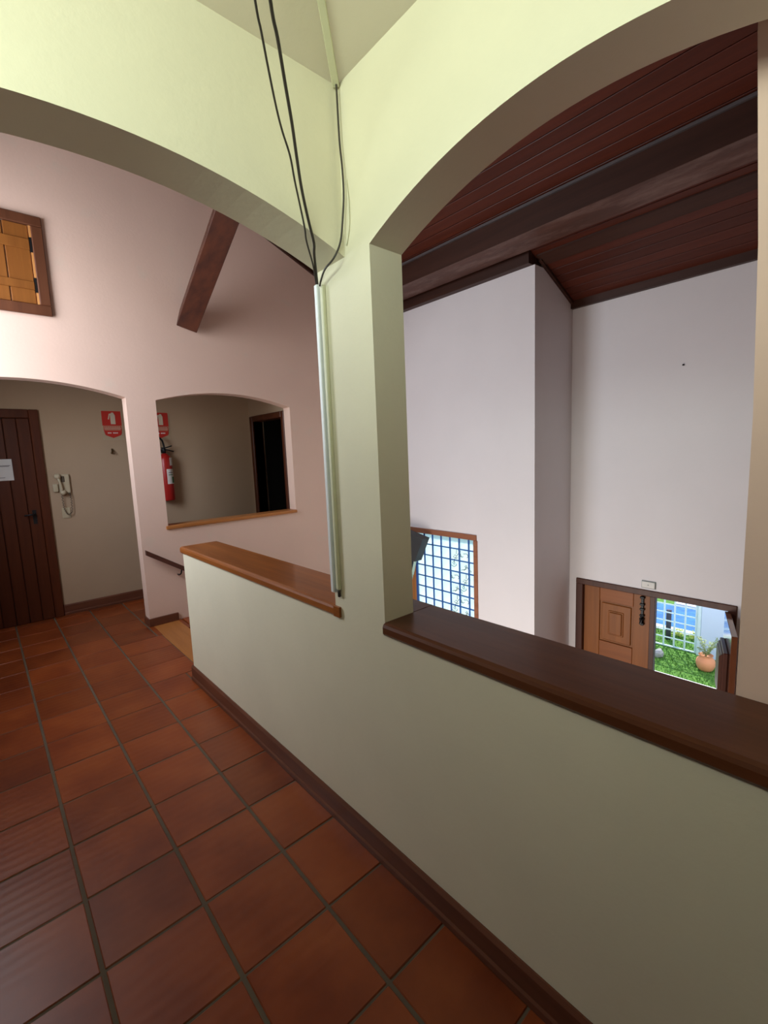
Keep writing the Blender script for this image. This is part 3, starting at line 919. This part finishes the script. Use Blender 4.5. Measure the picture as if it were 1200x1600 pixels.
# painted squiggles on two pane columns
orn = []
for s in range(4):
    rr = random.Random(s + 3)
    bm = bmesh.new()
    for q_ in range(3):
        u, w_ = rr.uniform(-0.03, 0.03), rr.uniform(-0.03, 0.03)
        pts = []
        a = rr.uniform(0, 6)
        for j in range(6):
            pts.append((0, u, w_))
            a += rr.uniform(-0.3, 1.6)
            u += 0.022 * math.cos(a); w_ += 0.022 * math.sin(a)
        bm_tube(bm, pts, 0.0042, 5)
    me = bm_mesh(bm, 'ornament')
    me.materials.append(MATS['ornament'])
    orn.append(me)
for i in (4, 5):
    for k in range(1, 9):
        o = bpy.data.objects.new('painted_ornament', orn[(k + 2 * i) % 4])
        COL.objects.link(o)
        o.parent = gw
        o.location = Vector((X1 + 0.0475, (ys[i] + ys[i + 1]) / 2, zs[k] - gp / 2)) - gw.location

# dark shaded stand in front of that window
lp = empty('tilted_lamp', (3.91, 4.0, ZL))
tag(lp, 'dark grey flared shade on a slim post in front of the blue gridded window', 'lamp')
lx = 3.91
k_ = lx / X1
def at(y, z):   # the same sight line brought forward to the lamp
    return (y * k_, EYE + (z - EYE) * k_)
bm = bmesh.new()
bm_prism(bm, [[at(4.33, 0.585), at(3.835, 0.485), at(3.985, 0.178), at(4.20, 0.20)]], 'x', lx - 0.06, lx + 0.06)
link('shade', bm_mesh(bm), 'shade_dark', lp)
p0, p1 = Vector((lx, *at(4.10, 0.19))), Vector((lx, *at(4.145, -0.12)))
post_end = Vector((lx, p1.y + 0.02, -0.6))
tube('post', [p0, p1, post_end, (lx, p1.y + 0.03, ZL + 0.02)], 0.026, 'shade_dark', lp, 8)
tube('rod', [(lx - 0.02, *at(4.01, 0.19)), (lx - 0.02, *at(4.075, -0.01))], 0.017, 'rod_pale', lp, 8)
tube('rod', [(lx - 0.02, *at(4.079, -0.017)), (lx - 0.02, *at(4.135, -0.18))], 0.015, 'rod_pale', lp, 8)
lathe('foot', [(0.02, 0), (0.11, 0.0), (0.11, 0.015), (0.03, 0.03)], (lx, p1.y + 0.03, ZL + 0.001), 'shade_dark', lp)

# ------------------------------------------------------------------ entrance door
ed = empty('door_3', (X2, 1.57, ZL)); struct(ed)
tag(ed, 'panelled wooden double front door, one leaf closed and one open')
for y0_, y1_, z0_, z1_ in ((2.205, 2.28, ZL, 0.055), (0.85, 0.915, ZL, 0.055), (0.85, 2.28, 0.05, 0.11)):
    box('frame', X2 - 0.015, X2 + 0.155, y0_, y1_, z0_, z1_, 'door_frame', ed, 0.005)
# closed leaf
la, lb = 1.545, 2.203
xf = X2 + 0.03
leaf = box('closed_leaf', xf + 0.012, xf + 0.035, la, lb, ZL + 0.01, 0.05, 'door_front', ed)
sA, sB = 1.70, 2.035
for a, b_ in ((la, sA), (sB, lb)):
    box('stile', xf - 0.005, xf + 0.012, a + 0.001, b_ - 0.001, ZL + 0.01, 0.049, 'door_front', leaf, 0.003)
zr = [0.049, -0.10, -0.545, -0.80, -1.25, -1.45, -1.95, ZL + 0.01]
for a, b_ in ((zr[1], zr[0]), (zr[3], zr[2]), (zr[5], zr[4]), (zr[7], zr[6])):
    box('rail', xf - 0.005, xf + 0.012, sA + 0.001, sB - 0.001, a, b_, 'door_front_rail', leaf, 0.003)
def bm_raised(bm, u0, u1, z0, z1, a, h, steps):
    """stepped raised panel in the plane axis a, growing by -h"""
    for i, (ins, hh) in enumerate(steps):
        bm_box(bm, a - h * hh, a, u0 + ins, u1 - ins, z0 + ins, z1 - ins, 0.006)
for a, b_ in ((zr[2], zr[1]), (zr[4], zr[3]), (zr[6], zr[5])):
    bm = bmesh.new()
    bm_raised(bm, sA + 0.02, sB - 0.02, a + 0.02, b_ - 0.02, xf + 0.013, 0.02, ((0, 0.7), (0.07, 1.1), (0.085, 1.7)))
    link('raised_panel', bm_mesh(bm), 'door_front', leaf)
box('edge_post', xf - 0.02, xf + 0.04, 1.498, 1.544, ZL + 0.01, 0.049, 'door_frame', ed, 0.003)
bm = bmesh.new()
bm_box(bm, xf - 0.022, xf - 0.006, 1.600, 1.624, -0.27, 0.035, 0.003)
for z in (0.02, -0.05, -0.10, -0.165, -0.20, -0.25):
    bm_box(bm, xf - 0.032, xf - 0.006, 1.59, 1.634, z - 0.012, z + 0.012, 0.006)
bm_tube(bm, [(xf - 0.03, 1.612, -0.17), (xf - 0.045, 1.612, -0.20), (xf - 0.045, 1.612, -0.24)], 0.014, 8)
link('bolt', bm_mesh(bm), 'iron', leaf)
# open leaf, swung inward about the right jamb
hx, hy = X2 - 0.0, 0.918
lv = empty('open_leaf_pivot', (hx, hy, ZL))
lv.parent = ed
lv.location = Vector((hx, hy, ZL)) - ed.location
th = math.atan2(-0.165, -0.59)
lv.rotation_euler = (0, 0, th)
lv.name = 'open_leaf'
LH = 0.045 - ZL
box('leaf_board', 0.0, 0.63, -0.02, 0.02, 0.012, LH, 'door_gloss', lv, 0.003, local=True)
def leaf_panel(z0, z1):
    bm = bmesh.new()
    for ins, hh in ((0, 0.035), (0.02, 0.048), (0.04, 0.058)):
        bm_box(bm, 0.13 + ins, 0.50 - ins, -0.02 - hh, -0.0195, z0 + ins, z1 - ins, 0.007)
    link('raised_panel', bm_mesh(bm), 'door_frame', lv, local=True)
for a, b_ in ((zr[2], zr[1]), (zr[4], zr[3]), (zr[6], zr[5])):
    leaf_panel(a - ZL - 0.03, b_ - ZL - 0.05)

wp = empty('wall_box', (X2, 1.555, 0.137))
tag(wp, 'small white box on the wall above the front door', 'wall box')
box('cover', X2 - 0.02, X2 - 0.0005, 1.497, 1.613, 0.135, 0.198, 'plate_white', wp, 0.004)
box('rim', X2 - 0.012, X2 - 0.0005, 1.493, 1.617, 0.131, 0.202, 'ornament', wp)
lathe('button', [(0.001, 0), (0.005, 0), (0.005, 0.004)], (X2 - 0.022, 1.555, 0.165), 'ornament', wp, 8)

tag(lathe('wall_nail', [(0.001, 0), (0.008, 0), (0.008, 0.012), (0.002, 0.014)], (X2 - 0.008, 1.337, 2.216), 'iron', None, 8), 'tiny dark nail in the white wall above the front door', 'nail')

# ------------------------------------------------------------------ garden
struct(box('floor_porch', X2 + 0.14, 8.0, -3, 7, ZG - 0.12, ZG + 0.01, 'paving'))
struct(box('ground_lawn', 8.0, 40, -25, 35, ZG - 0.12, ZG, 'grass'))

# grass tufts near the porch
bm = bmesh.new()
rr = random.Random(5)
for i in range(5200):
    x, y = rr.uniform(8.0, 9.93), rr.uniform(1.2, 3.6)
    if x > 9.0 and y < 2.2: continue
    h, a, w_ = rr.uniform(0.02, 0.05), rr.uniform(0, 6.28), rr.uniform(0.004, 0.009)
    tx, ty = rr.uniform(-.02, .02), rr.uniform(-.02, .02)
    v = [bm.verts.new(p) for p in ((x - w_ * math.cos(a), y - w_ * math.sin(a), ZG), (x + w_ * math.cos(a), y + w_ * math.sin(a), ZG), (x + tx, y + ty, ZG + h))]
    bm.faces.new(v)
tag(link('grass_blades', bm_mesh(bm), 'grass'), 'short green lawn grass outside the open front door', 'grass', kind='stuff')

gt = empty('garden_gate', (9.15, 2.7, ZG))
tag(gt, 'white lattice garden gate on the lawn beyond the front door', 'gate')
GX = 9.15
for y0_, y1_, z0_, z1_ in ((2.165, 2.20, ZG + 0.01, -0.95), (3.36, 3.40, ZG + 0.01, -0.95), (2.20, 3.36, ZG + 0.01, ZG + 0.035), (2.20, 3.36, -0.98, -0.95)):
    box('gate_frame', GX - 0.018, GX + 0.018, y0_, y1_, z0_, z1_, 'gate_white', gt, 0.004)
for i in range(1, 7):
    y = 2.183 + 0.168 * i
    box('upright', GX - 0.012, GX + 0.004, y - 0.013, y + 0.013, ZG + 0.035, -0.98, 'gate_white', gt)
for i in range(1, 8):
    z = ZG + 0.02 + 0.158 * i
    box('crossbar', GX + 0.004, GX + 0.016, 2.20, 3.36, z - 0.010, z + 0.010, 'gate_white', gt)
gate_post = box('gate_post', 9.10, 9.19, 2.105, 2.16, ZG, -0.8, 'gate_white', None, 0.008)
tag(gate_post, 'pale metal gate post between the lattice gate and blue wall', 'post')
struct(box('wall_garden', 9.10, 9.35, -2.0, 2.10, ZG, 0.6, 'wall_outdoor'))

pt = empty('potted_plant', (8.58, 1.895, ZG))
tag(pt, 'round terracotta pot with a sparse leafy plant on the lawn', 'potted plant')
lathe('pot', [(0.02, 0.0), (0.085, 0.0), (0.11, 0.03), (0.132, 0.09), (0.136, 0.14), (0.125, 0.185), (0.098, 0.215), (0.09, 0.23), (0.094, 0.25), (0.105, 0.262), (0.095, 0.262), (0.082, 0.24), (0.01, 0.238)], (8.58, 1.895, ZG + 0.002), 'terracotta_pot', pt, 28)
rr = random.Random(11)
bml = bmesh.new(); bms = bmesh.new()
for s in range(13):
    a = rr.uniform(0, 6.28); rch = rr.uniform(0.08, 0.24); hh = rr.uniform(0.12, 0.33)
    b0 = Vector((8.58, 1.895, ZG + 0.23))
    tip = b0 + Vector((math.cos(a) * rch * 0.6, math.sin(a) * rch, hh))
    mid = (b0 + tip) / 2 + Vector((0, 0, 0.03))
    path = smooth_path([b0, mid, tip], 5)
    bm_tube(bms, path, 0.003, 4)
    for p in path[2:]:
        for k in range(3):
            aa = rr.uniform(0, 6.28); l_ = rr.uniform(0.03, 0.05)
            dd = Vector((math.cos(aa), math.sin(aa), rr.uniform(-0.2, 0.6))).normalized()
            sd = dd.cross(Vector((0, 0, 1))).normalized() * 0.011
            vs = [bml.verts.new(q) for q in (p, p + dd * l_ * 0.5 + sd, p + dd * l_, p + dd * l_ * 0.5 - sd + Vector((0, 0, 0.003)))]
            bml.faces.new(vs)
link('stems', bm_mesh(bms), 'leaf_pale', pt)
lf = link('foliage', bm_mesh(bml), 'leaf_pale', pt)
lf['kind'] = 'stuff'

tag(tube('dark_post', [(9.52, 2.72, ZG), (9.52, 2.72, -1.62)], 0.045, 'post_dark', None, 10), 'dark slim trunk standing behind the lattice gate', 'post')
bm = bmesh.new()
bmesh.ops.create_icosphere(bm, subdivisions=2, radius=0.10, matrix=Matrix.Translation((8.62, 2.60, ZG + 0.05)) @ Matrix.Diagonal((1, 0.8, 0.9, 1)))
rr = random.Random(2)
for v in bm.verts:
    v.co += Vector((rr.uniform(-.012, .012), rr.uniform(-.012, .012), rr.uniform(-.012, .012)))
tag(link('garden_stone', bm_mesh(bm), 'stone_grey'), 'grey stone on the lawn beside the closed door leaf', 'stone')

tag(box('swimming_pool', 10.2, 11.69, 1.9, 7.0, ZG - 0.02, ZG + 0.012, 'water', None), 'blue water of a pool beyond the lattice gate', 'pool')
for i, (y0_, y1_) in enumerate(((1.95, 2.35), (2.38, 2.78), (2.81, 3.21), (3.24, 3.64))):
    pass
tag(box('pool_edging', 9.95, 10.2, 1.9, 7.0, ZG - 0.02, ZG + 0.02, 'paving', None, 0.006), 'white stone edging along the near side of the pool', 'edging')
tag(box('pool_deck', 11.7, 14.5, 1.9, 3.25, ZG, ZG + 0.05, 'paving', None, 0.01), 'bright white paved deck beyond the pool water', 'deck')
def shrub(x, y, label):
    e = empty('low_shrub', (x, y, ZG))
    tag(e, label, 'shrub', 'yellow-green shrubs by the pool edging')
    bm = bmesh.new()
    r_ = random.Random(int(x * 100 + y * 1000))
    for i in range(150):
        a, zz, q_ = r_.uniform(0, 6.28), r_.uniform(0, 0.13), r_.uniform(0, 0.09)
        p = Vector((x + q_ * math.cos(a), y + q_ * math.sin(a), ZG + zz))
        dd = Vector((math.cos(a), math.sin(a), r_.uniform(0, 1))).normalized()
        sd = dd.cross(Vector((0, 0, 1))).normalized() * 0.012
        bm.faces.new([bm.verts.new(t) for t in (p, p + dd * 0.025 + sd, p + dd * 0.05, p + dd * 0.025 - sd)])
    link('foliage', bm_mesh(bm), 'leaf_yellow', e)['kind'] = 'stuff'
    tube('stem', [(x, y, ZG), (x, y, ZG + 0.08)], 0.006, 'leaf_pale', e, 5)
shrub(9.80, 2.62, 'yellow-green shrub by the pool, nearest the dark trunk')
shrub(9.80, 2.36, 'yellow-green shrub by the pool, nearest the blue wall')
